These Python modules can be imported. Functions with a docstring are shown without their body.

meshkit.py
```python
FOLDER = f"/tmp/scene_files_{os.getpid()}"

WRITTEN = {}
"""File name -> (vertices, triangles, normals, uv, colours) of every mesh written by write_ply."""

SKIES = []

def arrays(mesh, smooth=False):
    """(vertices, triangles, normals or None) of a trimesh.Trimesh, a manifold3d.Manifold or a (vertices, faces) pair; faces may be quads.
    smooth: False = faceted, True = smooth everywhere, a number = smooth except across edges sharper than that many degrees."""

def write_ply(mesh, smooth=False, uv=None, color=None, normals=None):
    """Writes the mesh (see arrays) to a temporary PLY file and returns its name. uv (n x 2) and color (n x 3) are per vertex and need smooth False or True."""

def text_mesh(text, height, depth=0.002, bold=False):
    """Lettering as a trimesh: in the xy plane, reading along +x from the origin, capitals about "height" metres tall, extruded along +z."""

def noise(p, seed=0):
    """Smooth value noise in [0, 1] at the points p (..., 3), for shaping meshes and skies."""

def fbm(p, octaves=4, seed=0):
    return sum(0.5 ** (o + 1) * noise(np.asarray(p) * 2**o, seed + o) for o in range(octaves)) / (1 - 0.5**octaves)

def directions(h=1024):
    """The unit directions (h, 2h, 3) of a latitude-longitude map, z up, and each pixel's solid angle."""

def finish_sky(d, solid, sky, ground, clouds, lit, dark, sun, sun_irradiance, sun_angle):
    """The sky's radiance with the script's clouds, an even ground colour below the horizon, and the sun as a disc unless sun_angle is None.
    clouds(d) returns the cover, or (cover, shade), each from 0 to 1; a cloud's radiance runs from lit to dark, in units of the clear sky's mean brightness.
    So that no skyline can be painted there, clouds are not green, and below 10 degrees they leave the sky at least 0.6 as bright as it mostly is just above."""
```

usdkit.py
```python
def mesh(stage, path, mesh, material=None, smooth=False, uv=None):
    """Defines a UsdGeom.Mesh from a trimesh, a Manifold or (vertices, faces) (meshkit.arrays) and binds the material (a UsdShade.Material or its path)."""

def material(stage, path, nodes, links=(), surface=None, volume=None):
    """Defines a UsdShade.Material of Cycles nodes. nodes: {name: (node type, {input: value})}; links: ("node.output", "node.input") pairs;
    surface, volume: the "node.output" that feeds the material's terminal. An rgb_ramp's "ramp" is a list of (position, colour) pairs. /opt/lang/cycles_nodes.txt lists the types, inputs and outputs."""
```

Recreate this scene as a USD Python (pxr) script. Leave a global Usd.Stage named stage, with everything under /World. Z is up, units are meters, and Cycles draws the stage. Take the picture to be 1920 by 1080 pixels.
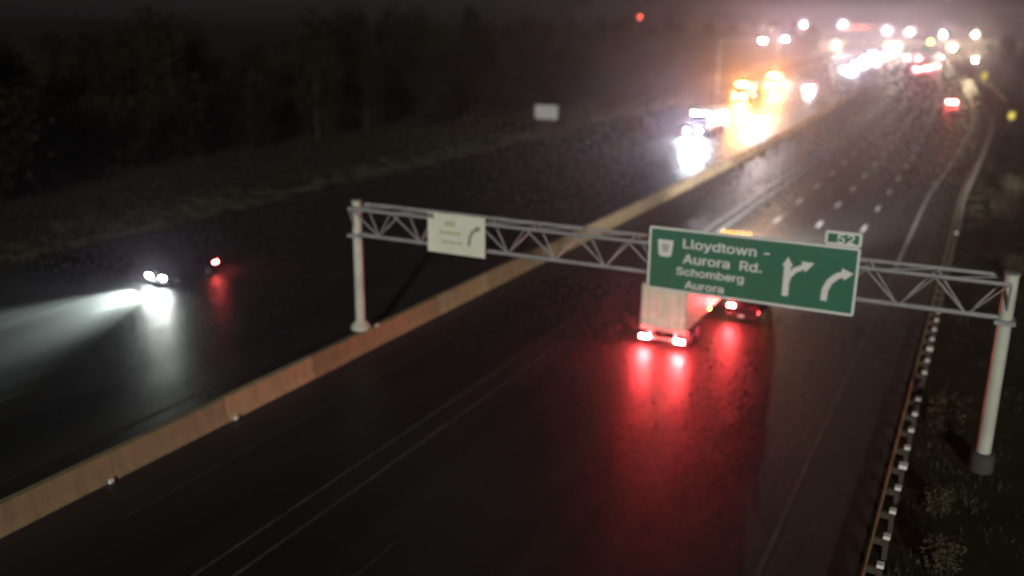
import math, random
import numpy as np, trimesh, manifold3d, usdkit, meshkit
from shapely.geometry import Polygon, box as sbox
from pxr import Usd, UsdGeom, UsdLux, UsdShade, Gf, Sdf

random.seed(7)
rng = np.random.default_rng(7)
stage = Usd.Stage.CreateInMemory()
UsdGeom.SetStageUpAxis(stage, 'Z')
UsdGeom.Xform.Define(stage, '/World')

# ------------------------------------------------------------------ camera
CAM_Z, TILT, ROLL, YAW, FPX = 17.0, 0.27768959, 0.01166825, 0.46816014, 1741.07
cy, sy = math.cos(YAW), math.sin(YAW)
f0, r0, u0 = np.array([-sy, cy, 0]), np.array([cy, sy, 0]), np.array([0, 0, 1.0])
fw = f0 * math.cos(TILT) - u0 * math.sin(TILT)
up = f0 * math.sin(TILT) + u0 * math.cos(TILT)
rt, up = r0 * math.cos(ROLL) + up * math.sin(ROLL), -r0 * math.sin(ROLL) + up * math.cos(ROLL)
cam = UsdGeom.Camera.Define(stage, '/World/camera')
cam.AddTransformOp().Set(Gf.Matrix4d(*[float(v) for v in (*rt, 0, *up, 0, *(-fw), 0, 0, 0, CAM_Z, 1)]))
cam.CreateHorizontalApertureAttr(36.0)
cam.CreateVerticalApertureAttr(20.25)
FOCAL = FPX / 1920 * 36
cam.CreateFocalLengthAttr(FOCAL)
cam.CreateFStopAttr(FOCAL / 200.0)       # a wide-open, slightly mis-focused night camera
cam.CreateFocusDistanceAttr(22.5)
cam.CreateExposureAttr(3.0)              # a night exposure

# ------------------------------------------------------------------ sky and moonlight
MOON_AZ, MOON_EL = math.radians(158), math.radians(14)      # direction towards the moon, from +Y clockwise
SKY = 0.00032
dome = UsdLux.DomeLight.Define(stage, '/World/sky')
dome.GetPrim().SetCustomDataByKey('kind', 'structure')
skym = usdkit.material(stage, '/World/Looks/night_sky', {
    's': ('sky_texture', {'sky_type': 'single_scattering', 'sun_disc': False, 'sun_elevation': MOON_EL, 'sun_rotation': MOON_AZ}),
    'h': ('hsv', {'saturation': 0.12, 'hue': 0.5, 'value': 1.0, 'fac': 1.0}),
    'm': ('mix', {'mix_type': 'multiply', 'fac': 1.0, 'color2': (1.0, 0.93, 0.88)}),
    'b': ('background_shader', {'strength': SKY})},
    [('s.color', 'h.color'), ('h.color', 'm.color1'), ('m.color', 'b.color')], surface='b.background')
UsdShade.MaterialBindingAPI.Apply(dome.GetPrim()).Bind(skym)
moon = UsdLux.DistantLight.Define(stage, '/World/moon')
moon.CreateIntensityAttr(0.05)
moon.CreateNormalizeAttr(True)
moon.CreateAngleAttr(0.5)
moon.CreateColorAttr(Gf.Vec3f(1.0, 0.95, 0.84))
dirv = Gf.Vec3d(math.sin(MOON_AZ) * math.cos(MOON_EL), math.cos(MOON_AZ) * math.cos(MOON_EL), math.sin(MOON_EL))
moon.AddTransformOp().Set(Gf.Matrix4d().SetRotate(Gf.Rotation(Gf.Vec3d(0, 0, 1), dirv)))

# ------------------------------------------------------------------ materials
LOOKS = {}
def mat(name, color, rough=0.6, metal=0.0, spec=0.5, noise=0.0, nscale=3.0, coat=0.0, ior=1.5, bump=0.0):
    n = {'p': ('principled_bsdf', {'base_color': color, 'roughness': rough, 'metallic': metal, 'specular_ior_level': spec, 'coat_weight': coat, 'ior': ior})}
    l = []
    if noise:
        n['g'] = ('geometry', {})
        n['n'] = ('noise_texture', {'scale': nscale, 'detail': 5.0, 'roughness': 0.6})
        lo, hi = [c * (1 - noise) for c in color], [min(1, c * (1 + noise)) for c in color]
        n['r'] = ('rgb_ramp', {'ramp': [(0.3, lo), (0.7, hi)]})
        l += [('g.position', 'n.vector'), ('n.fac', 'r.fac'), ('r.color', 'p.base_color')]
        if bump:
            n['b'] = ('bump', {'strength': bump, 'distance': 0.02})
            l += [('n.fac', 'b.height'), ('b.normal', 'p.normal')]
    LOOKS[name] = usdkit.material(stage, '/World/Looks/' + name, n, l, surface='p.BSDF')
def glow(name, color, strength):
    LOOKS[name] = usdkit.material(stage, '/World/Looks/' + name, {'e': ('emission', {'color': color, 'strength': strength})}, surface='e.emission')

mat('galvanized', (0.30, 0.31, 0.32), 0.55, 0.0, noise=0.18, nscale=1.5)
mat('post_steel', (0.52, 0.56, 0.48), 0.5, 0.0, noise=0.15, nscale=0.9)
mat('footing_concrete', (0.06, 0.058, 0.055), 0.9, noise=0.2)
mat('sign_green', (0.028, 0.175, 0.10), 0.45, noise=0.06, nscale=1.0)
mat('sign_white', (0.80, 0.82, 0.80), 0.45)
mat('panel_white', (0.74, 0.78, 0.66), 0.5, noise=0.05, nscale=1.2)
mat('faded_print', (0.50, 0.56, 0.34), 0.6)
mat('dark_print', (0.22, 0.25, 0.2), 0.6)
mat('sign_back', (0.45, 0.46, 0.47), 0.5)
mat('paint_white', (0.50, 0.51, 0.49), 0.55, noise=0.3, nscale=2.0)
mat('paint_fresh', (0.80, 0.81, 0.78), 0.5)
mat('paint_gone', (0.045, 0.044, 0.042), 0.6)
mat('paint_worn', (0.075, 0.072, 0.066), 0.6, noise=0.45, nscale=1.2)
mat('paint_worn_yellow', (0.055, 0.046, 0.034), 0.6, noise=0.4, nscale=1.2)
mat('rail_steel', (0.30, 0.22, 0.13), 0.85, 0.0, 0.15, noise=0.3, nscale=0.7)
mat('post_top', (0.86, 0.87, 0.84), 0.6)
mat('timber', (0.06, 0.05, 0.04), 0.9, noise=0.2)
mat('truck_white', (0.84, 0.80, 0.66), 0.5, noise=0.12, nscale=0.9)
mat('truck_frame', (0.55, 0.54, 0.50), 0.5)
mat('black_plastic', (0.02, 0.02, 0.02), 0.5)
mat('tyre_rubber', (0.015, 0.015, 0.015), 0.85)
mat('rim_alloy', (0.45, 0.45, 0.46), 0.35, 0.6)
mat('glass_dark', (0.012, 0.014, 0.016), 0.05)
mat('chrome', (0.6, 0.6, 0.6), 0.2, 0.9)
for nm, c in dict(paint_black=(0.012, 0.012, 0.014), paint_grey=(0.09, 0.09, 0.095), paint_silver=(0.35, 0.35, 0.36), paint_blue=(0.02, 0.04, 0.10), paint_red=(0.20, 0.02, 0.02), paint_brown=(0.09, 0.03, 0.015), paint_cream=(0.6, 0.58, 0.5)).items():
    mat(nm, c, 0.3, coat=0.6)
mat('bark', (0.028, 0.024, 0.02), 0.95)
mat('grass_blade', (0.05, 0.05, 0.022), 0.8, noise=0.4, nscale=0.4)
mat('dry_weed', (0.06, 0.05, 0.022), 0.85, noise=0.3, nscale=1.5)
mat('marker_yellow', (0.72, 0.62, 0.03), 0.5)
mat('bridge_concrete', (0.34, 0.32, 0.27), 0.85, noise=0.2, nscale=0.2)
mat('pole_grey', (0.40, 0.40, 0.39), 0.55)
mat('wall_dark', (0.15, 0.14, 0.13), 0.8)
glow('tail_red', (1.0, 0.09, 0.08), 26.0)
glow('tail_red_bright', (1.0, 0.055, 0.06), 190.0)
glow('tail_far', (1.0, 0.075, 0.07), 220.0)
glow('tail_dim', (1.0, 0.05, 0.05), 14.0)
glow('lamp_white', (1.0, 0.97, 0.92), 420.0)
glow('lamp_cool', (0.82, 0.9, 1.0), 900.0)
glow('lamp_warm', (1.0, 0.86, 0.66), 110.0)
glow('lamp_far', (1.0, 0.90, 0.95), 520.0)
glow('lamp_near', (0.93, 1.0, 0.95), 190.0)
glow('amber', (1.0, 0.42, 0.04), 420.0)
glow('amber_dim', (1.0, 0.42, 0.08), 0.5)
glow('amber_small', (1.0, 0.45, 0.05), 25.0)
glow('street_lamp', (1.0, 0.86, 0.80), 1000.0)
glow('street_lamp_yellow', (1.0, 0.85, 0.48), 700.0)
glow('red_fascia', (1.0, 0.22, 0.15), 0.9)
glow('red_beacon', (1.0, 0.12, 0.08), 12.0)

# leaves
LOOKS['leaf'] = usdkit.material(stage, '/World/Looks/leaf', {
    'o': ('object_info', {}), 'r': ('rgb_ramp', {'ramp': [(0, (0.014, 0.017, 0.009)), (0.5, (0.019, 0.022, 0.01)), (1, (0.026, 0.024, 0.011))]}),
    'd': ('diffuse_bsdf', {}), 't': ('translucent_bsdf', {}), 'm': ('mix_closure', {'fac': 0.3})},
    [('o.random', 'r.fac'), ('r.color', 'd.color'), ('r.color', 't.color'), ('d.BSDF', 'm.closure1'), ('t.BSDF', 'm.closure2')], surface='m.closure')

# wet asphalt: wheel paths and patches in colour and gloss, stretched along the road
LOOKS['wet_asphalt'] = usdkit.material(stage, '/World/Looks/wet_asphalt', {
    'g': ('geometry', {}),
    'm1': ('mapping', {'scale': (0.55, 0.018, 1.0)}), 'n1': ('noise_texture', {'scale': 1.0, 'detail': 3.0, 'roughness': 0.5}),
    'm2': ('mapping', {'scale': (0.16, 0.035, 1.0)}), 'n2': ('noise_texture', {'scale': 1.0, 'detail': 6.0, 'roughness': 0.65}),
    'n3': ('noise_texture', {'scale': 45.0, 'detail': 2.0}),
    'mx': ('mix_float', {'fac': 0.5}),
    'c': ('rgb_ramp', {'ramp': [(0.3, (0.016, 0.016, 0.0165)), (0.5, (0.026, 0.026, 0.026)), (0.72, (0.044, 0.043, 0.042))]}),
    'rr': ('map_range', {'from_min': 0.3, 'from_max': 0.7, 'to_min': 0.36, 'to_max': 0.58}),
    'b': ('bump', {'strength': 0.05, 'distance': 0.004}),
    'p': ('principled_bsdf', {'ior': 1.36})},
    [('g.position', 'm1.vector'), ('m1.vector', 'n1.vector'), ('g.position', 'm2.vector'), ('m2.vector', 'n2.vector'), ('g.position', 'n3.vector'),
     ('n1.fac', 'mx.a'), ('n2.fac', 'mx.b'), ('mx.result', 'c.fac'), ('c.color', 'p.base_color'), ('mx.result', 'rr.value'), ('rr.result', 'p.roughness')], surface='p.BSDF')
LOOKS['turf'] = usdkit.material(stage, '/World/Looks/turf', {
    'g': ('geometry', {}), 'n': ('noise_texture', {'scale': 0.35, 'detail': 7.0, 'roughness': 0.7}),
    'c': ('rgb_ramp', {'ramp': [(0.3, (0.016, 0.018, 0.01)), (0.55, (0.028, 0.028, 0.014)), (0.75, (0.05, 0.044, 0.022))]}),
    'b': ('bump', {'strength': 0.6, 'distance': 0.1}),
    'p': ('principled_bsdf', {'roughness': 0.95, 'specular_ior_level': 0.1})},
    [('g.position', 'n.vector'), ('n.fac', 'c.fac'), ('c.color', 'p.base_color'), ('n.fac', 'b.height'), ('b.normal', 'p.normal')], surface='p.BSDF')
# weathered barrier concrete: vertical run-off streaks and broad patches of grime
LOOKS['barrier_concrete'] = usdkit.material(stage, '/World/Looks/barrier_concrete', {
    'g': ('geometry', {}), 'oi': ('object_info', {}),
    'm1': ('mapping', {'scale': (1.0, 1.3, 0.25)}), 'n1': ('noise_texture', {'scale': 1.6, 'detail': 5.0, 'roughness': 0.6}),
    'n2': ('noise_texture', {'scale': 0.12, 'detail': 3.0}),
    'mx': ('mix_float', {'fac': 0.45}),
    'c': ('rgb_ramp', {'ramp': [(0.3, (0.27, 0.21, 0.125)), (0.5, (0.41, 0.32, 0.19)), (0.7, (0.50, 0.405, 0.255))]}),
    'vr': ('map_range', {'to_min': 0.78, 'to_max': 1.18}), 'hs': ('hsv', {'hue': 0.5, 'saturation': 1.0, 'fac': 1.0}),
    'p': ('principled_bsdf', {'roughness': 0.8, 'specular_ior_level': 0.3})},
    [('g.position', 'm1.vector'), ('m1.vector', 'n1.vector'), ('g.position', 'n2.vector'), ('n1.fac', 'mx.a'), ('n2.fac', 'mx.b'), ('mx.result', 'c.fac'), ('oi.random', 'vr.value'), ('vr.result', 'hs.value'), ('c.color', 'hs.color'), ('hs.color', 'p.base_color')], surface='p.BSDF')

# ------------------------------------------------------------------ prim helpers
USED = {}
def free(path):
    k = USED.get(path, -1) + 1
    USED[path] = k
    return path if k == 0 else f'{path}_{k:03d}'
def tag(prim, label=None, cat=None, group=None, kind=None):
    for k, v in (('label', label), ('category', cat), ('group', group), ('kind', kind)):
        if v:
            prim.SetCustomDataByKey(k, v)
    return prim
def path_of(p):
    return '/World' if p is None else str(p.GetPath())
def obj(name, mesh, look, parent=None, smooth=False):
    if isinstance(mesh, list):                # separate pieces: one mesh each
        return [obj(name, q_, look, parent, smooth) for q_ in mesh][0]
    m = usdkit.mesh(stage, free(path_of(parent) + '/' + name), mesh, LOOKS[look], smooth=smooth)
    return m.GetPrim()
def thing(name, label, cat, loc=(0, 0, 0), rz=0.0, group=None):
    x = UsdGeom.Xform.Define(stage, free('/World/' + name))
    x.AddTranslateOp().Set(Gf.Vec3d(*map(float, loc)))
    x.AddRotateZOp().Set(math.degrees(rz))
    return tag(x.GetPrim(), label, cat, group)
def dup(src, loc, rz, label, group=None, scale=1.0):
    x = UsdGeom.Xform.Define(stage, free(str(src.GetPath())))
    p = x.GetPrim()
    p.GetReferences().AddInternalReference(src.GetPath())
    x.ClearXformOpOrder()
    x.AddTranslateOp().Set(Gf.Vec3d(*map(float, loc)))
    x.AddRotateZOp().Set(math.degrees(rz))
    if scale != 1.0:
        x.AddScaleOp().Set(Gf.Vec3f(scale, scale, scale))
    p.SetInstanceable(True)
    w = src.GetCustomData()
    return tag(p, label, w['category'], group or w.get('group'))

# ------------------------------------------------------------------ mesh helpers
cat_ = trimesh.util.concatenate
def bx(x0, x1, y0, y1, z0, z1):
    m = trimesh.creation.box((x1 - x0, y1 - y0, z1 - z0))
    m.apply_translation(((x0 + x1) / 2, (y0 + y1) / 2, (z0 + z1) / 2))
    return m
def bev(x0, x1, y0, y1, z0, z1, b=0.03):
    pts = []
    for sx in (0, 1):
        for sy_ in (0, 1):
            for sz in (0, 1):
                X, Y, Z = (x0, x1)[sx], (y0, y1)[sy_], (z0, z1)[sz]
                dx, dy, dz = (b, -b)[sx], (b, -b)[sy_], (b, -b)[sz]
                pts += [(X + dx, Y + dy, Z), (X + dx, Y, Z + dz), (X, Y + dy, Z + dz)]
    return hull(pts)
def hull(pts):
    m = manifold3d.Manifold.hull_points(np.asarray(pts, float)).to_mesh()
    return trimesh.Trimesh(m.vert_properties[:, :3], m.tri_verts, process=False)
def tube(a, b, r, r2=None, n=12):
    a, b = np.array(a, float), np.array(b, float)
    m = trimesh.creation.cylinder(r, np.linalg.norm(b - a), sections=n)
    if r2 is not None:
        k = m.vertices[:, 2] > 0
        m.vertices[k, :2] *= r2 / r
    m.apply_transform(trimesh.geometry.align_vectors((0, 0, 1), (b - a) / np.linalg.norm(b - a)))
    m.apply_translation((a + b) / 2)
    return m
def cyl_x(x0, x1, y, z, r, n=24):
    return tube((x0, y, z), (x1, y, z), r, n=n)
def prism_x(poly, x0, x1):                # a side profile (y, z) extruded across x
    if hasattr(poly, 'geoms'):
        return cat_([prism_x(q_, x0, x1) for q_ in poly.geoms])
    m = trimesh.creation.extrude_polygon(Polygon(poly) if not hasattr(poly, 'area') else poly, x1 - x0, engine='earcut')
    v = m.vertices.copy()
    m.vertices = np.c_[v[:, 2] + x0, v[:, 0], v[:, 1]]
    return m
def prism_y(poly, y0, y1):                # a front outline (x, z) extruded along y
    m = trimesh.creation.extrude_polygon(Polygon(poly) if not hasattr(poly, 'area') else poly, y1 - y0, engine='earcut')
    v = m.vertices.copy()
    m.vertices = np.c_[v[:, 0], v[:, 2] + y0, v[:, 1]]
    m.invert()
    return m
def slab(corners, normal, t=0.012, off=0.004):   # a thin pane on a flat face
    c = np.array(corners, float)
    n = np.array(normal, float); n /= np.linalg.norm(n)
    return hull(np.vstack([c + n * (off - t), c + n * off]))
def ribbon(xs0, xs1, ys, z):              # a strip of ground between two edges that follow y
    n = len(ys)
    v = np.vstack([np.c_[xs0, ys, np.broadcast_to(z, n)], np.c_[xs1, ys, np.broadcast_to(z, n)]])
    i = np.arange(n - 1)
    return (v, np.vstack([np.c_[i, i + n, i + n + 1], np.c_[i, i + n + 1, i + 1]]))

# ------------------------------------------------------------------ the road's line: straight, then bending gently left
def off(y):
    y = np.asarray(y, float)
    q = np.where(y > 100, 1.6e-4 * (np.clip(y, 100, 320) - 100) ** 2, 0.0)
    return -(q + np.where(y > 320, 0.0704 * (y - 320), 0.0))
def X(b, y):
    return float(b + off(y))
def head(y):
    return math.atan2(-(float(off(y + 1)) - float(off(y - 1))), 2.0)
def wide(y):                              # the carriageway widens on the right for the exit lane
    return 3.75 * np.clip((np.asarray(y, float) - 105) / 95.0, 0, 1)
YS = np.concatenate([np.arange(-80, 100, 15.0), np.arange(100, 340, 6.0), np.arange(340, 1401, 40.0)])

# ground
gx, gy = np.meshgrid(np.concatenate([np.linspace(-1500, -160, 18), np.linspace(-140, 60, 41), np.linspace(80, 900, 12)]), np.concatenate([np.linspace(-150, 400, 80), np.linspace(420, 2600, 40)]))
rel = gx - off(gy)
hz = np.where(rel < -64, np.minimum((-64 - rel) * 0.05, 3.0), 0.0) + np.where(rel > 8, -np.minimum((rel - 8) * 0.05, 1.0), 0.0)
hz = hz - 0.02
hz = hz + 9.0 * np.clip((gy - 760) / 250, 0, 1) * np.clip((-95 - rel + 40) / 60, 0, 1)
hz = hz + (meshkit.fbm(np.stack([gx * .05, gy * .05, gx * 0], -1), 3) - .5) * 0.5 * (np.abs(rel + 30) > 42)
idx = np.arange(gx.size).reshape(gx.shape)
q = np.stack([idx[:-1, :-1], idx[:-1, 1:], idx[1:, 1:], idx[1:, :-1]], -1).reshape(-1, 4)
tag(obj('ground', (np.stack([gx, gy, hz], -1).reshape(-1, 3), q), 'turf', smooth=True), kind='structure')
def ground_z(x, y):
    r = x - float(off(y))
    z = min((-64 - r) * 0.05, 3.0) if r < -64 else (-min((r - 8) * 0.05, 1.0) if r > 8 else 0.0)
    return z - 0.02 + 9.0 * min(max((y - 760) / 250, 0), 1) * min(max((-55 - r) / 60, 0), 1)

# carriageways
nb = obj('northbound_road', ribbon(-28.0 + off(YS), -1.9 + off(YS) + wide(YS) + .4 * (YS > 100), YS, 0.012), 'wet_asphalt')
tag(nb, kind='structure')
sb = obj('southbound_road', ribbon(-61.0 + off(YS), -28.7 + off(YS), YS, 0.012), 'wet_asphalt')
tag(sb, kind='structure')
PZ = 0.017
def line(parent, b, y0, y1, w, look, name='lane_line', f=None):
    ys = np.unique(np.concatenate([[y0, y1], YS[(YS > y0) & (YS < y1)]]))
    c = b + off(ys) + (f(ys) if f is not None else 0)
    obj(name, ribbon(c - w / 2, c + w / 2, ys, PZ), look, parent)
line(nb, -20.6, -40, 70, 0.15, 'paint_worn', 'lane_line')
line(nb, -20.6, 70, 300, 0.2, 'paint_white', 'lane_line')
line(nb, -19.45, -40, 74, 0.15, 'paint_worn', 'lane_line')
line(nb, -19.45, 74, 300, 0.2, 'paint_white', 'lane_line')
line(nb, -25.4, 20, 300, 0.15, 'paint_worn_yellow', 'lane_line')
line(nb, -4.7, -40, 72, 0.19, 'paint_worn', 'edge_line')
line(nb, -4.7, 72, 420, 0.22, 'paint_white', 'edge_line', wide)
for b in (-16.05, -12.3, -8.55):
    for k in range(26):
        y0 = 11.1 + 10.6 * k
        if y0 > 20:
            line(nb, b, y0 - 1.5, y0 + 1.5, 0.26 if y0 > 70 else 0.12, 'paint_fresh' if y0 > 70 else 'paint_gone', 'lane_dash')
for k in range(26):
    y0 = 108 + 6 * k
    line(nb, -4.75, y0, y0 + 3.0, 0.16, 'paint_white' if k % 2 else 'paint_worn', 'lane_dash')
line(sb, -31.6, -40, 300, 0.15, 'paint_worn_yellow', 'edge_line')
line(sb, -57.6, -40, 300, 0.15, 'paint_worn', 'edge_line')
for b in (-38.9, -42.65, -46.4, -50.15, -53.9):
    for k in range(20):
        line(sb, b, 12.0 * k, 12.0 * k + 3, 0.13, 'paint_worn', 'lane_dash')

# ------------------------------------------------------------------ haze: night mist that the lamps light up
hz_m = usdkit.material(stage, '/World/Looks/mist', {'v': ('principled_volume', {'color': (0.86, 0.74, 0.98), 'density': 0.00034, 'anisotropy': 0.9})}, volume='v.volume')
LOOKS['mist'] = hz_m
tag(obj('haze', bx(-900, 420, -120, 1500, -2.2, 42), 'mist'), 'thin night mist over the road glowing round the lamps', 'haze', kind='stuff')

# ------------------------------------------------------------------ median barrier
mb = thing('median_barrier', 'long tan concrete median barrier between the two carriageways', 'barrier')
prof = [(-0.40, 0.0), (-0.40, 0.08), (-0.22, 0.30), (-0.15, 1.07), (0.15, 1.07), (0.22, 0.30), (0.40, 0.08), (0.40, 0.0)]
def barrier_piece(y0, y1, jig):
    a, b = X(-28.35, y0), X(-28.35, y1)
    m = prism_y(prof, 0, y1 - y0)
    t = (m.vertices[:, 1]) / (y1 - y0)
    m.vertices[:, 0] += a + (b - a) * t + jig
    m.vertices[:, 1] += y0
    return m
y = -20.0
while y < 330:
    obj('barrier_segment', barrier_piece(y + 0.015, y + 5.985, random.uniform(-.012, .012)), 'barrier_concrete', mb)
    y += 6.0
obj('barrier_run', cat_([barrier_piece(v, v + 20, 0) for v in np.arange(y, 690, 20)]), 'barrier_concrete', mb)
for yy in (21.6, 28.3):
    obj('reflector', bev(-27.93, -27.83, yy - .1, yy + .1, 0.02, 0.20, .02), 'post_top', mb)
obj('reflector', bev(-28.2, -28.1, 39.4, 39.6, 1.07, 1.2, .02), 'post_top', mb)

# ------------------------------------------------------------------ sign gantry (tri-chord truss on two steel posts)
GY = 38.76
g = thing('sign_gantry', 'galvanized steel truss gantry spanning the northbound lanes on two posts', 'sign gantry', (0, 0, 0))
XL, XR = -28.7, 1.55
obj('post', tube((XL, GY, 1.12), (XL, GY, 8.05), 0.26, 0.23, 20), 'post_steel', g, smooth=40)
obj('base_flange', cat_([tube((XL, GY, 1.07), (XL, GY, 1.3), 0.52, 0.5, 20), tube((XL, GY, 1.3), (XL, GY, 1.55), 0.46, 0.27, 20)]), 'post_steel', g, smooth=40)
obj('post', tube((XR, GY, 0.75), (XR, GY, 8.1), 0.27, 0.25, 20), 'post_steel', g, smooth=40)
obj('footing', cat_([tube((XR, GY, -0.3), (XR, GY, 0.7), 0.45, n=20), tube((XR, GY, 0.7), (XR, GY, 0.78), 0.42, n=20)]), 'footing_concrete', g, smooth=40)
for x, zt in ((XL, 8.05), (XR, 8.1)):
    obj('post_cap', cat_([tube((x, GY, zt), (x, GY, zt + .06), 0.30, n=16)]), 'galvanized', g, smooth=40)
    obj('chord_clamp', cat_([bx(x - .36, x + .36, GY - .42, GY + .42, 6.18, 6.34)]), 'galvanized', g)
ZB, ZT = 6.28, 7.78
D = 0.72
xs = np.linspace(XL + .1, XR - .1, 13)
obj('chord', tube((XL, GY - D, ZT), (XR, GY - D, ZT + .08), 0.085), 'galvanized', g, smooth=40)
obj('chord', tube((XL, GY + D, ZT), (XR, GY + D, ZT + .08), 0.085), 'galvanized', g, smooth=40)
obj('chord', tube((XL, GY, ZB), (XR, GY, ZB + .08), 0.10), 'galvanized', g, smooth=40)
for i in range(12):
    a, b = xs[i], xs[i + 1]
    m_ = (a + b) / 2
    for s in (-1, 1):
        obj('brace', tube((a, GY + s * D, ZT + .03), (m_, GY, ZB + .03), 0.04, n=8), 'galvanized', g)
        obj('brace', tube((m_, GY, ZB + .03), (b, GY + s * D, ZT + .03), 0.04, n=8), 'galvanized', g)
    obj('strut', tube((a, GY - D, ZT + .03), (a, GY + D, ZT + .03), 0.035, n=8), 'galvanized', g)
    obj('strut', tube((a, GY - D, ZT + .03), (b, GY + D, ZT + .03), 0.03, n=8), 'galvanized', g)
for x in (XL, XR):
    obj('end_frame', cat_([tube((x, GY - D, ZT), (x, GY + D, ZT), .05, n=8), tube((x, GY - D, ZT), (x, GY, ZB), .05, n=8), tube((x, GY + D, ZT), (x, GY, ZB), .05, n=8)]), 'galvanized', g)

def sign_text(s, h, x, z, parent, y, look='sign_white', bold=True):
    m = meshkit.text_mesh(s, h, 0.004, bold)
    v = m.vertices * (1.24, 1, 1)
    m.vertices = np.c_[v[:, 0] + x, y - v[:, 2], v[:, 1] + z]
    obj('letter', list(m.split(only_watertight=False)), look, parent)
def frame(x0, x1, z0, z1, w, r):
    o = sbox(x0 + r, z0 + r, x1 - r, z1 - r).buffer(r)
    return o.difference(o.buffer(-w))
# big green guide sign
SY = GY - D - 0.18
gs = thing('guide_sign', 'big green guide sign with white lettering and two lane arrows', 'road sign')
sx0, sx1, sz0, sz1 = -12.50, -3.80, 5.84, 8.66
def sheet(poly, y, t=0.004):
    return [prism_y(q_, y - t, y) for q_ in getattr(poly, 'geoms', [poly])]
obj('panel', bx(sx0, sx1, SY, SY + 0.05, sz0, sz1), 'sign_green', gs)
obj('border', sheet(frame(sx0 + .01, sx1 - .01, sz0 + .01, sz1 - .01, 0.10, 0.12), SY - .002), 'sign_white', gs)
obj('mount_bracket', [bx(x - .05, x + .05, SY + .05, GY - D - .02, sz0 + .2, sz1 - .15) for x in np.linspace(sx0 + .6, sx1 - .6, 5)], 'galvanized', gs)
FY = SY - .002
sign_text('Lloydtown -', 0.38, -11.02, 7.84, gs, FY)
sign_text('Aurora  Rd.', 0.38, -10.95, 7.18, gs, FY)
sign_text('Schomberg', 0.32, -11.22, 6.64, gs, FY)
sign_text('Aurora', 0.32, -10.80, 6.07, gs, FY)
sh = Polygon([(-12.09, 8.10), (-11.39, 8.10), (-11.45, 7.47), (-11.53, 7.36), (-11.95, 7.36), (-12.03, 7.47)])
obj('route_shield', sheet(sh, FY), 'sign_white', gs)
obj('shield_emblem', sheet(Polygon([(-11.91, 7.92), (-11.57, 7.92), (-11.62, 7.57), (-11.86, 7.57)]), FY - .004), 'sign_back', gs)
def arrow(parts):
    from shapely.ops import unary_union
    return unary_union(parts)
from shapely.geometry import LineString
a1 = arrow([LineString([(-6.55, 6.33), (-6.55, 7.62)]).buffer(.13, cap_style=2), Polygon([(-6.77, 7.6), (-6.33, 7.6), (-6.55, 7.98)]),
            LineString([(-6.55, 6.85), (-6.46, 7.2), (-6.25, 7.45), (-5.92, 7.64)]).buffer(.11, cap_style=2), Polygon([(-6.02, 7.86), (-5.84, 7.42), (-5.50, 7.84)])])
a2 = arrow([LineString([(-5.02, 6.35), (-5.0, 6.8), (-4.86, 7.15), (-4.6, 7.42), (-4.36, 7.53)]).buffer(.125, cap_style=2), Polygon([(-4.46, 7.78), (-4.32, 7.28), (-3.98, 7.6)])])
obj('lane_arrow', sheet(a1, FY), 'sign_white', gs)
obj('lane_arrow', sheet(a2, FY), 'sign_white', gs)
tb = obj('exit_tab', bx(-5.22, sx1, SY, SY + .05, sz1 + .003, 9.26), 'sign_green', gs)
obj('border', sheet(frame(-5.21, sx1 - .01, sz1 + .01, 9.25, 0.11, 0.1), SY - .002), 'sign_white', gs)
m = meshkit.text_mesh('52', .34, .004, True)
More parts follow.
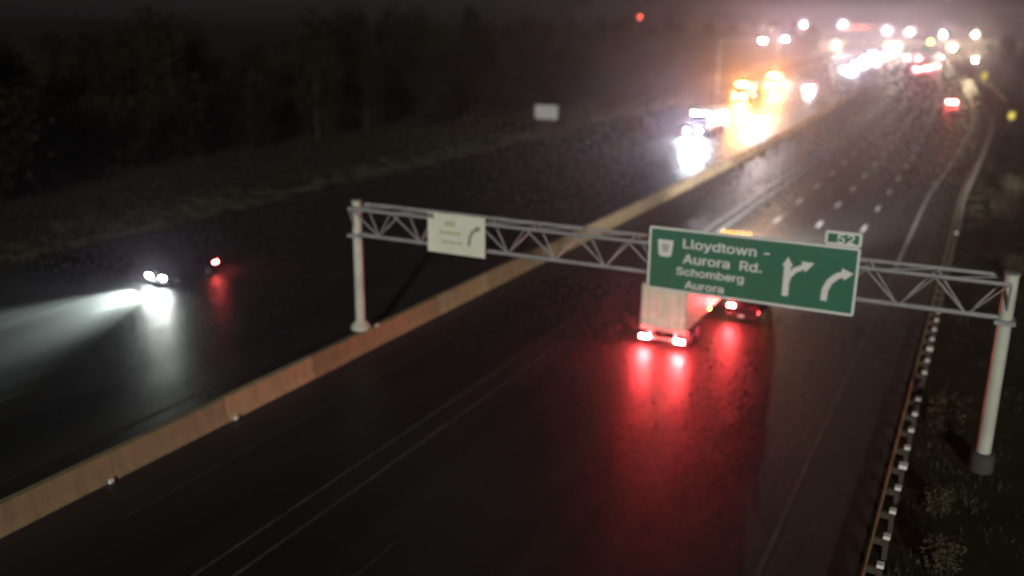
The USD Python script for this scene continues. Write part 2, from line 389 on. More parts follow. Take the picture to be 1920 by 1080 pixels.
v = m.vertices.copy(); m.vertices = np.c_[v[:, 0] * 1.25 - 4.8, FY - v[:, 2], v[:, 1] + 8.79]
obj('letter', list(m.split(only_watertight=False)), 'sign_white', gs)
# smaller white sign
ws = thing('lane_sign', 'white rectangular sign with faded print on the left half of the gantry', 'road sign')
wx0, wx1, wz0, wz1 = -23.82, -20.62, 6.16, 8.12
obj('panel', bev(wx0, wx1, SY, SY + .05, wz0, wz1, .012), 'panel_white', ws)
obj('mount_bracket', [bx(x - .05, x + .05, SY + .05, GY - D - .02, wz0 + .2, wz1 - .1) for x in (wx0 + .5, wx1 - .5)], 'galvanized', ws)
obj('corner_notch', sheet(sbox(wx0 + .02, wz1 - .30, wx0 + .38, wz1 - .03), FY - .011), 'dark_print', ws)
obj('print_band', sheet(arrow([sbox(-22.83, 7.52, -22.23, 7.79), sbox(-23.13, 7.12, -21.93, 7.29), sbox(-23.03, 6.67, -21.83, 6.81)]), FY - .011), 'faded_print', ws)
obj('turn_arrow', sheet(arrow([LineString([(-21.48, 6.72), (-21.43, 7.12), (-21.28, 7.39), (-21.03, 7.55)]).buffer(.07), Polygon([(-21.15, 7.69), (-21.03, 7.37), (-20.83, 7.62)])]), FY - .011), 'dark_print', ws)

# ------------------------------------------------------------------ guide rail on the right
gr = thing('guide_rail', 'steel beam guide rail with pale post tops along the right shoulder', 'guide rail')
def rail_x(y):
    return -1.62 + float(off(y)) + float(3.9 * np.clip((y - 108) / 100.0, 0, 1)) 
beam = [(0, .50), (.05, .53), (.05, .58), (0, .625), (.05, .67), (.05, .72), (0, .75), (-.05, .72), (-.02, .67), (-.045, .625), (-.02, .58), (-.05, .53)]
def rail_piece(y0, y1):
    a, b = rail_x(y0), rail_x(y1)
    m = prism_y(beam, 0, y1 - y0)
    m.vertices[:, 0] += a + (b - a) * m.vertices[:, 1] / (y1 - y0)
    m.vertices[:, 1] += y0
    return m
for k in range(54):
    y0 = 10 + 3.81 * k
    obj('beam', rail_piece(y0 + .01, y0 + 3.80), 'rail_steel', gr)
for k in range(104):
    y0 = 11 + 1.905 * k
    x = rail_x(y0)
    p = obj('post', bx(x + .36, x + .52, y0 - .1, y0 + .1, -.2, .74), 'timber', gr)
    big = k % 8 == 5
    obj('post_cap', bev(x + .33 - .04 * big, x + .55 + .04 * big, y0 - .15, y0 + .15 + .1 * big, .742, .86 + .04 * big, .02), 'post_top' if k < 26 or k in (31, 38) else 'timber', p)
    obj('offset_block', bx(x + .055, x + .36, y0 - .08, y0 + .08, .48, .70), 'timber', gr)

# ------------------------------------------------------------------ roadside markers, white sign
def marker(b, y, h, w, label):
    x = X(b, y)
    t = thing('marker_sign', label, 'road sign', (x, y, 0), head(y))
    obj('post', tube((0, .03, -.2), (0, .03, h), .04, n=8), 'galvanized', t)
    obj('panel', bev(-w / 2, w / 2, -.02, .0, h - w * 1.25, h, .008), 'marker_yellow', t)
marker(4.7, 190, 2.75, 0.95, 'bright yellow marker panel on a post by the right shoulder, the nearer one')
marker(4.9, 326, 4.2, 1.5, 'smaller-looking yellow marker panel farther up the right shoulder')
t = thing('roadside_sign', 'plain white rectangular sign on two posts in the grass beyond the left shoulder', 'road sign', (-68.6, 148, 0), 0.03)
obj('panel', bev(-2.15, 2.15, 0, .06, 1.05, 3.45, .015), 'sign_back', t)
for x in (-1.4, 1.4):
    obj('post', bx(x - .08, x + .08, .062, .2, -.3, 3.3), 'timber', t)

# right-hand yellow-marked rail beyond the exit
yr = thing('yellow_guide_rail', 'yellow painted guide rail curving along the exit ramp at far right', 'guide rail')
for k in range(18):
    y0 = 256 + 6 * k
    f = lambda y: X(6.6, y)
    m = prism_y(beam, 0, 5.96)
    m.vertices[:, 0] += f(y0) + (f(y0 + 6) - f(y0)) * m.vertices[:, 1] / 6
    m.vertices[:, 1] += y0
    obj('beam', m, 'marker_yellow', yr)
    obj('post', bx(f(y0) + .1, f(y0) + .25, y0 - .1, y0 + .1, -.2, .8), 'timber', yr)

# ------------------------------------------------------------------ vehicles
def wheel(parent, x, y, r, w, s):
    t = obj('wheel', cyl_x(x - w / 2, x + w / 2, y, r, r, 24), 'tyre_rubber', parent, smooth=40)
    obj('rim', cyl_x(x + s * w / 2 - .02, x + s * (w / 2) + .012, y, r, r * .62, 18), 'rim_alloy', t, smooth=40)
def spot(parent, name, pos, aim, power, color, cone=34, rad=.07):
    l = UsdLux.SphereLight.Define(stage, free(path_of(parent) + '/' + name))
    l.CreateRadiusAttr(rad)
    l.CreateIntensityAttr(power)
    l.CreateNormalizeAttr(True)
    l.CreateColorAttr(Gf.Vec3f(*color))
    sh_ = UsdLux.ShapingAPI.Apply(l.GetPrim())
    sh_.CreateShapingConeAngleAttr(cone)
    sh_.CreateShapingConeSoftnessAttr(1.0)
    d = Gf.Vec3d(*aim).GetNormalized()
    l.AddTransformOp().Set(Gf.Matrix4d().SetRotate(Gf.Rotation(Gf.Vec3d(0, 0, -1), d)) * Gf.Matrix4d().SetTranslate(Gf.Vec3d(*pos)))
BEAM = {'lamp_near': (.84, 1, .93), 'lamp_white': (1, .97, .92), 'lamp_cool': (.8, .9, 1), 'lamp_warm': (1, .84, .62), 'lamp_far': (1, .92, .86)}
def car(label, loc, rz, paint, kind='sedan', head_look='lamp_white', tail_look='tail_red', power=0.0, beam_aim=-0.07, tail_lit=True, head_lit=True, group=None, cone=34, right_tail=None):
    """Nose towards +y, origin on the ground at the middle of its rear bumper."""
    t = thing('suv' if kind == 'suv' else 'car', label, 'car', loc, rz, group)
    L, W, H = (4.75, 1.9, 1.72) if kind == 'suv' else (4.65, 1.82, 1.46)
    wr = .36 if kind == 'suv' else .33
    wy = (.95, L - .92)
    b = .98 if kind == 'suv' else .90
    side = Polygon([(0, .38), (.04, .28), (L - .06, .24), (L, .40), (L - .02, .62), (L - .2, .78), (L - 1.25, b + .02), (.55, b + .06), (.06, b + .02), (0, b - .12)])
    for q in wy:
        side = side.difference(LineString([(q, wr), (q, wr - .001)]).buffer(wr + .06))
    if side.geom_type != 'Polygon':
        side = max(side.geoms, key=lambda g_: g_.area)
    body = cat_([prism_x(side, -W / 2 + .07, W / 2 - .07), prism_x(side.buffer(-.035), -W / 2 + .02, -W / 2 + .07), prism_x(side.buffer(-.035), W / 2 - .07, W / 2 - .02),
                 prism_x(side.buffer(-.08), -W / 2, -W / 2 + .02), prism_x(side.buffer(-.08), W / 2 - .02, W / 2)])
    obj('body', body, paint, t)
    r0_, r1_ = (.12, .45) if kind == 'suv' else (.40, 1.15)        # rear glass foot and roof back
    w0, w1 = L - 1.35, L - 2.2                                       # windscreen foot, roof front
    hw, tw = W / 2 - .08, W / 2 - .30
    foot = [(-hw, r0_, b + .04), (hw, r0_, b + .04), (hw, w0, b + .0), (-hw, w0, b + .0)]
    top = [(-tw, r1_, H - .05), (tw, r1_, H - .05), (tw, w1, H - .04), (-tw, w1, H - .04)]
    crown = [(-tw + .12, r1_ + .2, H), (tw - .12, r1_ + .2, H), (tw - .12, w1 - .15, H), (-tw + .12, w1 - .15, H)]
    obj('cabin', hull(foot + top + crown), paint, t)
    F, T = np.array(foot), np.array(top)
    def pane(name, i, j, inset=.08, lo=.12, hi=.9):
        a, c, d, e = F[i], F[j], T[j], T[i]
        p = lambda u, v_: (a * (1 - u) + c * u) * (1 - v_) + (e * (1 - u) + d * u) * v_
        n = np.cross(c - a, e - a)
        ctr = (F.mean(0) + T.mean(0)) / 2
        if np.dot(n, p(.5, .5) - ctr) < 0:
            n = -n
        obj(name, slab([p(inset, lo), p(1 - inset, lo), p(1 - inset, hi), p(inset, hi)], n), 'glass_dark', t)
    pane('rear_window', 0, 1); pane('windscreen', 3, 2); pane('side_window', 1, 2, .1); pane('side_window', 0, 3, .1)
    for s in (-1, 1):
        for q in wy:
            wheel(t, s * (W / 2 - .12), q, wr, .22, s)
        zt = b - .06 if kind != 'suv' else 1.06
        obj('tail_light', bev(s * (W / 2 - .30) - .2, s * (W / 2 - .30) + .2, -.025, .06, zt - .12, zt + .05, .02), right_tail if right_tail and s > 0 else (tail_look if tail_lit else 'paint_red'), t)
        obj('tail_light', bev(s * (W / 2 - .01) - .03, s * (W / 2 - .01) + .03, .0, .42, zt - .1, zt + .04, .015), right_tail if right_tail else (tail_look if tail_lit else 'paint_red'), t)
        zh = .68 if kind != 'suv' else .8
        hl = obj('headlight', bev(s * (W / 2 - .30) - .24, s * (W / 2 - .30) + .24, L - .2, L + .02, zh - .1, zh + .11, .03), 'chrome', t)
        obj('lens', hull([(s * (W / 2 - .30) + a * .22, L + .022, zh + c) for a in (-1, 1) for c in (-.08, .09)] + [(s * (W / 2 - .30) + a * .17, L + .06, zh + c) for a in (-1, 1) for c in (-.05, .05)]), head_look, hl)
        obj('side_mirror', bev(s * (W / 2 + .06) - .09, s * (W / 2 + .06) + .09, w0 - .35, w0 - .22, b + .02, b + .17, .03), paint, t)
        if power:
            spot(t, 'beam', (s * (W / 2 - .28), L + .2, zh), (s * -.01, 1, beam_aim), power, BEAM[head_look], cone)
    obj('rear_bumper', bev(-W / 2 + .04, W / 2 - .04, -.06, .12, .34, .56, .03), 'black_plastic', t)
    obj('front_bumper', bev(-W / 2 + .05, W / 2 - .05, L - .15, L + .05, .24, .46, .04), 'black_plastic', t)
    obj('grille', bev(-.45, .45, L - .06, L + .022, .50, .62, .01), 'black_plastic', t)
    obj('licence_plate', bx(-.16, .16, -.075, -.062, .40, .54), 'sign_white', t)
    obj('side_marker', [bx(W / 2 - .10, W / 2 + .004, .12, .24, .70, .76), bx(-W / 2 - .004, -W / 2 + .10, .12, .24, .70, .76)], 'tail_dim' if tail_lit else 'paint_red', t)
    return t
def truck(label, loc, rz, trailer_len=12.5, top=3.6, paint='paint_brown', head_look='lamp_cool', tail_look='tail_red_bright', power=0.0, roof_look='amber_small', amber_sides=False, beam_aim=-.06, name='semi_truck', roof_z=3.45, cone=34, beacon=0.0):
    t = thing(name, label, 'truck', loc, rz)
    W, TL = 2.56, trailer_len
    bx_ = obj('trailer_box', bev(-W / 2, W / 2, .06, TL, 1.12, top, .03), 'truck_white', t)
    for s in (-1, 1):
        d = obj('rear_door', bx(min(s * .02, s * (W / 2 - .1)), max(s * .02, s * (W / 2 - .1)), .0, .055, 1.24, top - .12), 'truck_white', t)
        obj('lock_rod', tube((s * .35, -.03, 1.2), (s * .35, -.03, top - .15), .018, n=8), 'chrome', d)
        obj('lock_rod', tube((s * .85, -.03, 1.2), (s * .85, -.03, top - .15), .018, n=8), 'chrome', d)
        obj('hinge', [bx(s * (W / 2 - .14) - .06, s * (W / 2 - .14) + .06, -.012, 0, z - .04, z + .04) for z in np.linspace(1.5, top - .4, 4)], 'truck_frame', d)
    obj('rear_frame', cat_([bx(-W / 2 + .1, W / 2 - .1, -.01, .06, top - .115, top - .02), bx(-W / 2 + .02, W / 2 - .02, -.04, .06, 1.0, 1.235), bx(-W / 2, -W / 2 + .095, -.01, .06, 1.24, top - .02), bx(W / 2 - .095, W / 2, -.01, .06, 1.24, top - .02)]), 'truck_frame', t)
    obj('under_ride_guard', cat_([bx(-1.26, 1.26, -.035, .1, .5, .64), bx(-.75, -.65, .02, .1, .6, 1.0), bx(.65, .75, .02, .1, .6, 1.0)]), 'truck_frame', t)
    for s in (-1, 1):
        obj('tail_light', bev(s * .98 - .27, s * .98 + .27, -.10, -.04, .47, .69, .02), tail_look, t)
        obj('mud_flap', bx(s * .95 - .3, s * .95 + .3, .55, .57, .22, 1.0), 'black_plastic', t)
        for q in (1.2, 2.45):
            wheel(t, s * (W / 2 - .28), q, .5, .52, s)
        obj('side_marker', [bx(s * W / 2 - .012, s * W / 2 + .012, q - .05, q + .05, 1.15, 1.22) for q in (TL * .35, TL * .65, TL - .3)], 'amber_small', t)
    obj('landing_gear', [bx(s * .7 - .06, s * .7 + .06, TL - 3.1, TL - 2.98, .3, 1.12) for s in (-1, 1)], 'black_plastic', t)
    obj('chassis', bx(-.45, .45, 1.0, TL + 5.0, .72, 1.115), 'black_plastic', t)
    # tractor
    c0 = TL + .55
    obj('cab', cat_([hull([(s * (1.18 - (z > 3) * .12), q, z) for s in (-1, 1) for q, z in ((c0, 1.116), (c0 + 2.2, 1.116), (c0, roof_z - .08), (c0 + .1, roof_z), (c0 + 1.6, roof_z - .05), (c0 + 2.2, 2.3), (c0 + 2.05, 2.6))]),
                     hull([(s * w_, q, z) for s in (-1, 1) for q, z, w_ in ((c0 + 2.21, .75, 1.0), (c0 + 4.1, .75, .95), (c0 + 2.21, 1.95, .95), (c0 + 3.8, 1.7, .85), (c0 + 4.12, 1.45, .85))])]), paint, t)
    obj('windscreen', slab([(-1.0, c0 + 2.19, 2.35), (1.0, c0 + 2.19, 2.35), (.92, c0 + 1.75, 3.2), (-.92, c0 + 1.75, 3.2)], (0, .85, .5), .012, .03), 'glass_dark', t)
    for s in (-1, 1):
        obj('side_window', bx(s * 1.19 - .012, s * 1.19 + .012, c0 + 1.1, c0 + 1.95, 2.1, 2.85), 'glass_dark', t)
        obj('fuel_tank', tube((s * .95, c0 + .2, .75), (s * .95, c0 + 1.8, .75), .3, n=16), 'chrome', t, smooth=40)
        obj('exhaust_stack', tube((s * 1.1, c0 - .15, 1.1), (s * 1.1, c0 - .15, roof_z + .15), .07, n=10), 'chrome', t, smooth=40)
        wheel(t, s * 1.0, c0 + .2, .5, .5, s); wheel(t, s * 1.05, c0 + 3.1, .5, .32, s)
        obj('fender', hull([(s * 1.0 - .2, q, z) for q, z in ((c0 + 2.45, .95), (c0 + 2.7, 1.12), (c0 + 3.5, 1.12), (c0 + 3.75, .95))] + [(s * 1.0 + .2, q, z) for q, z in ((c0 + 2.45, .95), (c0 + 2.7, 1.12), (c0 + 3.5, 1.12), (c0 + 3.75, .95))]), paint, t)
        hl = obj('headlight', bev(s * .95 - .24, s * .95 + .24, c0 + 3.95, c0 + 4.2, .84, 1.18, .03), 'chrome', t)
        obj('lens', hull([(s * .95 + a * .2, c0 + 4.202, 1.01 + c) for a in (-1, 1) for c in (-.13, .13)] + [(s * .95 + a * .15, c0 + 4.24, 1.01 + c) for a in (-1, 1) for c in (-.09, .09)]), head_look, hl)
        obj('mirror', bev(s * 1.42 - .11, s * 1.42 + .11, c0 + 2.2, c0 + 2.32, 1.9, 2.6, .03), 'black_plastic', t)
        if power:
            spot(t, 'beam', (s * .95, c0 + 4.4, 1.0), (0, 1, beam_aim), power, BEAM[head_look], cone)
    obj('grille', bx(-.55, .55, c0 + 4.10, c0 + 4.16, .85, 1.5), 'chrome', t)
    obj('bumper', bev(-1.2, 1.2, c0 + 4.0, c0 + 4.3, .38, .72, .05), 'chrome', t)
    if beacon:
        obj('amber_beacon', bev(-.5, .5, c0 + .7, c0 + 1.0, roof_z, roof_z + .28, .04), 'amber', t)
        spot(t, 'beacon_light', (0, c0 + 2.0, roof_z + .35), (-0.25, 1, -.03), beacon, (1, .40, .04), 15, .1)
    for q in (-.9, -.45, 0, .45, .9):
        obj('roof_marker_light', bev(q - .09, q + .09, c0 + 1.3, c0 + 1.5, roof_z, roof_z + .12, .02), roof_look, t)
    return t

def ahead(b, y):      # driving away from the camera
    return (X(b, y), y, 0.013), head(y)
def toward(b, y):     # driving towards the camera; y is where the nose is
    rz = head(y) + math.pi
    L = 4.65
    return (X(b, y) - math.sin(head(y)) * L, y + L, 0.013), rz

# northbound
l, r = ahead(-14.28, 46.4)
truck('white box trailer truck with glowing tail lights just behind the green sign', l, r, 13.6, 3.62, 'paint_brown', 'lamp_white', 'tail_red_bright', power=9000.0, roof_look='amber_dim', beam_aim=-.05, cone=30)
l, r = ahead(-11.55, 53.0)
car('dark SUV half hidden below the green sign, its left tail light bright red', l, r, 'paint_black', 'suv', tail_look='tail_red_bright', power=1.0, right_tail='paint_red')
l, r = ahead(-5.2, 238)
car('car with bright red tail lights alone in the far right lane', l, r, 'paint_grey', 'sedan', tail_look='tail_far', power=600.0, cone=20)
far_nb = [(-14.2, 420, 'sedan', 'far car with red tail lights, leftmost of the northbound group below the bridge'), (-10.4, 432, 'suv', 'far SUV with red tail lights in the middle of the northbound group'),
          (-6.8, 462, 'sedan', 'far car with red tail lights, rightmost of the northbound group'), (-14.2, 560, 'suv', 'farthest northbound SUV with red lights, close to the bridge')]
for b, yy, k, lb in far_nb:
    l, r = ahead(b, yy)
    car(lb, l, r, 'paint_silver', k, tail_look='tail_far')

# southbound, oncoming
l, r = toward(-47.5, 42.0)
car('dark oncoming sedan with white headlights, nearest on the southbound side', l, r, 'paint_black', 'sedan', 'lamp_near', 'tail_red', power=2300.0, beam_aim=-.08, cone=30)
def oncoming_truck(b, yy, label, **k):
    hd = head(yy)
    TL = k.get('trailer_len', 12.5)
    full = TL + .55 + 4.25
    return truck(label, (X(b, yy) - math.sin(hd) * full, yy + full, .013), hd + math.pi, **k)
oncoming_truck(-41.0, 144, 'oncoming semi truck with bluish headlights and lit white roof lamps, nearest southbound truck', paint='paint_blue', head_look='lamp_cool', power=160.0, roof_look='lamp_far', roof_z=3.5)
l, r = toward(-36.6, 172); car('oncoming car with white headlights beside the median amid orange light', l, r, 'paint_silver', 'suv', 'lamp_far', 'tail_red')
oncoming_truck(-51.2, 224, 'oncoming truck with amber lamps on the outer southbound lane, the nearer one', paint='paint_red', head_look='amber', power=0.0, roof_look='amber', trailer_len=8.0, beacon=3200.0)
oncoming_truck(-51.6, 272, 'oncoming truck with amber lamps on the outer southbound lane, the farther one', paint='paint_cream', head_look='amber', power=0.0, roof_look='amber', trailer_len=8.0, beacon=3200.0)
far_sb = [(-40.6, 268, 'suv', 'lamp_cool', 'oncoming SUV with one dazzling white glare, just past the amber trucks'), (-36.8, 385, 'sedan', 'lamp_cool', 'oncoming car with bluish white headlights, left of the pair'), (-40.6, 400, 'suv', 'lamp_cool', 'oncoming SUV with bluish white headlights, right behind the pair'),
          (-36.8, 455, 'sedan', 'lamp_far', 'oncoming car at the near end of the dazzling far queue'), (-40.6, 470, 'suv', 'lamp_far', 'oncoming SUV second in the dazzling far queue'), (-33.2, 500, 'sedan', 'lamp_far', 'oncoming car by the median in the dazzling far queue'),
          (-40.6, 535, 'suv', 'lamp_far', 'oncoming SUV in the middle of the dazzling far queue'), (-36.8, 560, 'sedan', 'lamp_far', 'oncoming car towards the bridge end of the far queue'), (-33.2, 610, 'suv', 'lamp_far', 'oncoming SUV close under the bridge'), (-40.6, 640, 'sedan', 'lamp_far', 'farthest oncoming car under the bridge')]
for b, yy, k, hl, lb in far_sb:
    l, r = toward(b, yy)
    car(lb, l, r, 'paint_silver', k, hl)

# ------------------------------------------------------------------ overpass
BY = 700.0
bc = X(-30, BY)
ov = thing('overpass', 'concrete road overpass crossing the highway in the distance', 'bridge', (bc, BY, 0), 0.0)
obj('deck', bx(-75, 75, -8, 8, 6.1, 6.7), 'bridge_concrete', ov)
for s in (-1, 1):
    obj('parapet', bx(-75, 75, s * 7.85 - .15, s * 7.85 + .15, 6.703, 7.9), 'bridge_concrete', ov)
for k in range(7):
    q = -6.6 + 2.2 * k
    obj('girder', bx(-74, 74, q - .25, q + .25, 4.9, 6.097), 'bridge_concrete', ov)
pr_ = obj('pier', bx(-.7, .7, -7.5, 7.5, 4.0, 4.897), 'bridge_concrete', ov)
for k in range(4):
    obj('column', tube((0, -6 + 4 * k, -.2), (0, -6 + 4 * k, 4.0), .55, n=16), 'bridge_concrete', pr_, smooth=40)
for s in (-1, 1):
    obj('abutment', hull([(s * x, q, z) for q in (-9, 9) for x, z in ((38, -.5), (76, -.5), (48, 4.88), (76, 4.88))]), 'bridge_concrete', ov)
for s in (-1, 1):
    e = thing('embankment', ('grassy approach embankment left of the overpass', 'grassy approach embankment right of the overpass')[s > 0], 'embankment', (bc + s * 75.5, BY, 0))
    tag(e, kind='structure')
    obj('slope', hull([(s * x, q, z) for x in (0.6, 150) for q, z in ((-22, -.5), (22, -.5), (-9, 6.6), (9, 6.6))]), 'turf', e)
    obj('approach_road', bx(min(s * .6, s * 150), max(s * .6, s * 150), -7, 7, 6.604, 6.65), 'wet_asphalt', e)
    obj('approach_wall', bx(min(s * .6, s * 110), max(s * .6, s * 110), -8.4, -8.1, 6.5, 7.8), 'bridge_concrete', e)

for s, q in ((-1, 36.5), (1, 36.5), (1, 2.0), (-1, 2.0)):
    u = obj('wall_lamp', bev(s * q - .9, s * q + .9, -8.6, -8.1, 4.5, 5.2, .05), 'pole_grey', ov)
    obj('lens', bx(s * q - .8, s * q + .8, -8.68, -8.604, 4.55, 5.0), 'street_lamp_yellow', u)

# street lamps: pole, arm, head, lens
def lamp(label, x, y, z0, h, arm, look='street_lamp', size=1.0, yaw=0.0):
    t = thing('street_lamp', label, 'street lamp', (x - arm * math.cos(yaw), y - arm * math.sin(yaw), z0), yaw)
    obj('pole', tube((0, 0, -.2), (0, 0, h + .15), .11, .06, 10), 'pole_grey', t, smooth=40)
    obj('arm', tube((0, 0, h), (arm, 0, h + .25), .045, n=8), 'pole_grey', t)
    hd_ = obj('lamp_head', hull([(arm + a * .55 * size, b * .2 * size, h + c) for a in (-1, 1) for b in (-1, 1) for c in (.18, .26)] + [(arm + a * .4 * size, b * .12 * size, h + .38) for a in (-1, 1) for b in (-1, 1)]), 'pole_grey', t)
    obj('lens', hull([(arm + a * .46 * size, b * .17 * size, h + .178) for a in (-1, 1) for b in (-1, 1)] + [(arm + a * .3 * size, b * .1 * size, h + .178 - .16 * size) for a in (-1, 1) for b in (-1, 1)]), look, hd_)
LZ = 6.65
for i, (x, z, look, lb) in enumerate([(-148, 16.6, 'street_lamp', 'bright street lamp near the left end of the overpass, leftmost of its row'), (-127, 18.6, 'street_lamp', 'street lamp on the overpass, second from the left of its row'),
        (-98.5, 19.0, 'street_lamp', 'street lamp on the overpass beside the red lights'), (-71, 15.2, 'street_lamp', 'street lamp above the middle of the dazzling headlight queue'), (-55, 14.2, 'street_lamp', 'street lamp just right of the dazzling headlight queue'),
        (-35.5, 13.1, 'street_lamp', 'street lamp right of centre on the overpass'), (-15.5, 13.3, 'street_lamp_yellow', 'yellowish street lamp at the right end of the overpass')]):
    lamp(lb, x, BY + (7.0 if i % 2 else -7.0), LZ, z - LZ - .1, 1.6, look, 1.7)
lamp('brilliant starlike street lamp on a tall pole beside the southbound road', X(-43.2, 205), 205.0, 0.0, 14.0, 9.0, 'street_lamp', 1.15)
lamp('street lamp low at left, between the starlike lamp and the overpass', -64.9, 330, 0.5, 12.4, 1.8, 'street_lamp', 1.1)
lamp('low yellow lamp on a short pole at the right of the far lanes', -7.0, 360, 0.0, 6.7, 1.2, 'street_lamp_yellow', .8, math.pi)
# amber signals above the far lanes
for x, y, z, lb in ((-38.5, 640, 9.1, 'orange lamp on a thin pole over the far lanes, the left one'), (-27.5, 640, 6.4, 'orange lamp on a thin pole over the far lanes, the lower right one')):
    t = thing('signal_lamp', lb, 'signal lamp', (x, y, 0))
    obj('pole', tube((0, .3, -.2), (0, .3, z), .09, n=8), 'pole_grey', t)
    obj('housing', bx(-.5, .5, .0, .3, z - .9, z + .5), 'black_plastic', t)
    obj('lens', tube((0, -.05, z - .2), (0, .0, z - .2), .42, n=16), 'amber_small', t)
# far green signs
for b, y, w, z0, z1, lb in ((-20, 560, 4.2, 4.6, 7.2, 'small far green sign left of its brighter twin'), (-10.5, 560, 7.0, 4.4, 7.6, 'far green sign on posts at the right of the distant lanes')):
    x = X(b, y)
    t = thing('far_guide_sign', lb, 'road sign', (x, y, 0), head(y))
    obj('panel', bx(-w / 2, w / 2, 0, .08, z0, z1), 'sign_green', t)
    obj('border', prism_y(frame(-w / 2 + .02, w / 2 - .02, z0 + .02, z1 - .02, .14, .15), -.01, -.004), 'sign_white', t)
    for s in (-1, 1):
        obj('post', bx(s * w * .35 - .12, s * w * .35 + .12, .083, .3, -.2, z1 - .1), 'galvanized', t)

# far canopy with a red lit edge on the rise beyond
t = thing('far_canopy', 'low canopy with a red lit edge on the rise beyond the overpass', 'canopy', (-118, 930, 8.9))
obj('roof', bx(-15, 15, -6, 6, 7.0, 8.6), 'wall_dark', t)
obj('fascia', [bx(-15, -3, -6.05, -6.004, 7.2, 8.5), bx(-1.5, 8.5, -6.05, -6.004, 7.6, 8.6), bx(10.5, 14, -6.05, -6.004, 7.9, 8.6)], 'red_fascia', t)
for x in (-13, -4, 4, 13):
    obj('column', bx(x - .25, x + .25, -.25, .25, -1.2, 6.997), 'wall_dark', t)
t = thing('radio_mast', 'distant thin mast with a tiny red light above the dark trees', 'mast', (-340, 962, 8.0))
obj('mast', tube((0, 0, -5), (0, 0, 16.2), .5, .25, 8), 'wall_dark', t)
obj('beacon', trimesh.creation.icosphere(2, .55).apply_translation((0, 0, 16.6)), 'red_beacon', t)

# ------------------------------------------------------------------ vegetation
def leaf_quads(pts, size, seed):
    r = np.random.default_rng(seed)
    n = len(pts)
    a = r.normal(size=(n, 3)); a /= np.linalg.norm(a, axis=1, keepdims=True)
    b = np.cross(a, r.normal(size=(n, 3))); b /= np.linalg.norm(b, axis=1, keepdims=True)
    s = size * r.uniform(.6, 1.4, (n, 1))
    v = np.stack([pts - a * s, pts + b * s * .55, pts + a * s, pts - b * s * .55], 1).reshape(-1, 3)
    i = np.arange(n) * 4
    return (v, np.stack([i, i + 1, i + 2, i + 3], 1))
def tree(name, label, loc, h, w, n, seed, shape):
    r = np.random.default_rng(seed)
    t = thing(name, label, 'tree', loc, 0, None)
    tr = [tube((0, 0, -.4), (0, 0, h * .55), .17, .1, 9), tube((0, 0, h * .55), (.2, .1, h * .9), .1, .03, 7)]
    P = []
    for k in range(26):
        z = h * r.uniform(.10, .95)
        a = r.uniform(0, 6.28)
        f = (1 - z / h) ** .7 * 1.25 if shape == 'cone' else math.sqrt(max(.05, 1 - ((z / h - .58) / .44) ** 2))
        d = w * f * r.uniform(.35, 1)
        c = np.array([math.cos(a) * d, math.sin(a) * d, z])
        tr.append(tube((0, 0, max(z - d * .5, h * .12)), c, .06, .02, 5))
        P.append(c + r.normal(size=(n // 26, 3)) * np.array([w * .26, w * .26, h * .065]))
    obj('trunk', cat_(tr), 'bark', t)
    obj('crown', leaf_quads(np.vstack(P), .30, seed), 'leaf', t)
    return t
LEFT = 'dark trees of the woods beyond the southbound shoulder'
RIGHT = 'dark trees beyond the right shoulder'
protos = [tree('broad_tree', 'dark tree of the wood beyond the southbound shoulder, one of an unlit row', (-82, 30, ground_z(-82, 30)), 15, 4.6, 2600, 3, 'round'),
          tree('conifer_tree', 'dark pointed tree of the wood beyond the southbound shoulder, one of an unlit row', (-84, 41, ground_z(-84, 41)), 17, 3.6, 2800, 5, 'cone'),
          tree('bushy_tree', 'dark low tree of the wood beyond the southbound shoulder, one of an unlit row', (-80, 52, ground_z(-80, 52)), 11, 4.4, 2200, 9, 'round')]
for p, gname in zip(protos, ('dark broad trees left of the highway', 'dark pointed trees left of the highway', 'dark low trees left of the highway')):
    tag(p, group=gname)
plab = [p.GetCustomData()['label'] for p in protos]
rr = random.Random(11)
for row in range(5):
    yy = 14.0 + row * 3
    while yy < 640:
        d = (76, 84, 93, 104, 118)[row]
        x = X(-d + rr.uniform(-3, 3), yy)
        k = rr.choice((0, 0, 1, 2, 2) if row == 0 else (0, 0, 1, 1, 2))
        s = rr.uniform(.75, 1.1)
        near_sign = abs(x + 70) < 9 and 60 < yy < 170
        if not near_sign and not (yy < 60 and row == 0 and yy > 24):
            dup(protos[k], (x, yy, ground_z(x, yy)), rr.uniform(0, 6.28), plab[k], scale=s)
        yy += rr.uniform(5.5, 8.5) * (1 + yy / 160)
rl = ['dark broad tree on the right beyond the guide rail, one of an unlit row', 'dark pointed tree on the right beyond the guide rail, one of an unlit row', 'dark low tree on the right beyond the guide rail, one of an unlit row']
rg = ['dark broad trees right of the highway', 'dark pointed trees right of the highway', 'dark low trees right of the highway']
for b, yy, k, s in ((15, 92, 2, .6), (17, 116, 0, .62), (15, 140, 2, .8), (19, 165, 1, .65), (17, 190, 0, .7), (21, 222, 2, 1.0), (19, 255, 1, .8), (23, 290, 0, .85), (20, 330, 1, .75), (24, 380, 0, .9), (26, 430, 2, 1.0), (24, 490, 1, .8), (28, 550, 0, .9), (30, 610, 1, .85), (27, 655, 2, .9)):
    x = X(b, yy)
    dup(protos[k], (x, yy, ground_z(x, yy)), rr.uniform(0, 6.28), rl[k], rg[k], s)

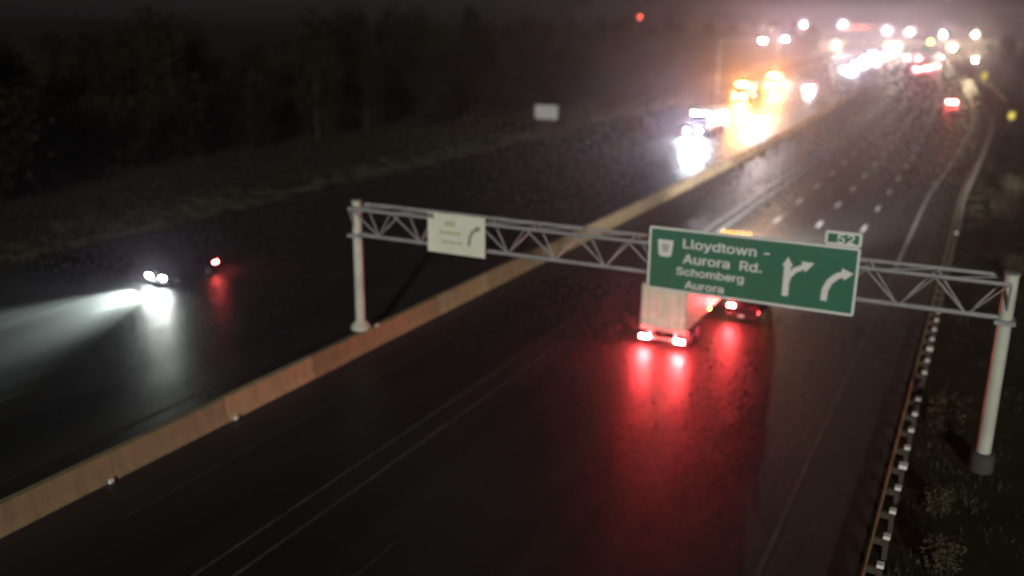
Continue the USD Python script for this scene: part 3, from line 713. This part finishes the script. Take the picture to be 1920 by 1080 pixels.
def blades(pts, h, w, seed):
    r = np.random.default_rng(seed)
    n = len(pts)
    a = r.uniform(0, 6.283, n)
    d = np.c_[np.cos(a), np.sin(a), np.zeros(n)]
    hh = h * r.uniform(.5, 1.3, (n, 1))
    lean = np.c_[r.normal(0, .35, (n, 2)), np.ones(n)]
    v = np.stack([pts - d * w, pts + d * w, pts + lean * hh], 1).reshape(-1, 3)
    return (v, np.arange(3 * n).reshape(-1, 3))
G = []
for k in range(1500):
    yy = 14 + 260 * random.random() ** 1.2
    b = -61.3 - abs(random.gauss(0, 3.2))
    c = np.array([X(b, yy), yy])
    m = 38
    p = c + rng.normal(size=(m, 2)) * .35
    G.append(np.c_[p, [ground_z(u, v_) - .02 for u, v_ in p]])
for k in range(260):
    yy = 8 + 240 * random.random() ** 1.5
    x = rail_x(yy) + .7 + abs(random.gauss(0, 3.0))
    p = np.array([x, yy]) + rng.normal(size=(22, 2)) * .35
    G.append(np.c_[p, [ground_z(u, v_) - .02 for u, v_ in p]])
tag(obj('grass', blades(np.vstack(G), .30, .02, 5), 'grass_blade'), 'rough roadside grass along both shoulders', 'grass', kind='stuff')
for i, (x, yy, h, lb) in enumerate([(-.1, 42.2, 1.5, 'tall dry weed clump between the guide rail and the right gantry post'), (.5, 30.0, 1.2, 'dry weed clump low at the right bottom corner beside the guide rail'), (.25, 34.2, .9, 'small dry weed clump in front of the right gantry post'),
                                    (2.6, 96, 2.6, 'tallest yellowish weed clump above the right gantry post'), (3.2, 110, 2.2, 'yellowish weed clump farther up the right verge'), (3.0, 74, 1.4, 'low weed clump right of the guide rail above the truss end')]):
    t = thing('weed_clump', lb, 'plant', (x, yy, 0))
    r = np.random.default_rng(40 + i)
    st = r.normal(size=(60, 2)) * h * .18
    stems = blades(np.c_[st, np.full(60, -.05)], h, .012, 60 + i)
    obj('stems', stems, 'bark', t)
    pts = np.vstack([np.c_[st[r.integers(0, 60, 420)] * (1 + r.uniform(0, .7, (420, 1))), r.uniform(.15, 1.0, 420) * h]])
    obj('leaves', leaf_quads(pts + r.normal(size=pts.shape) * .07, .075, 80 + i), 'dry_weed', t)
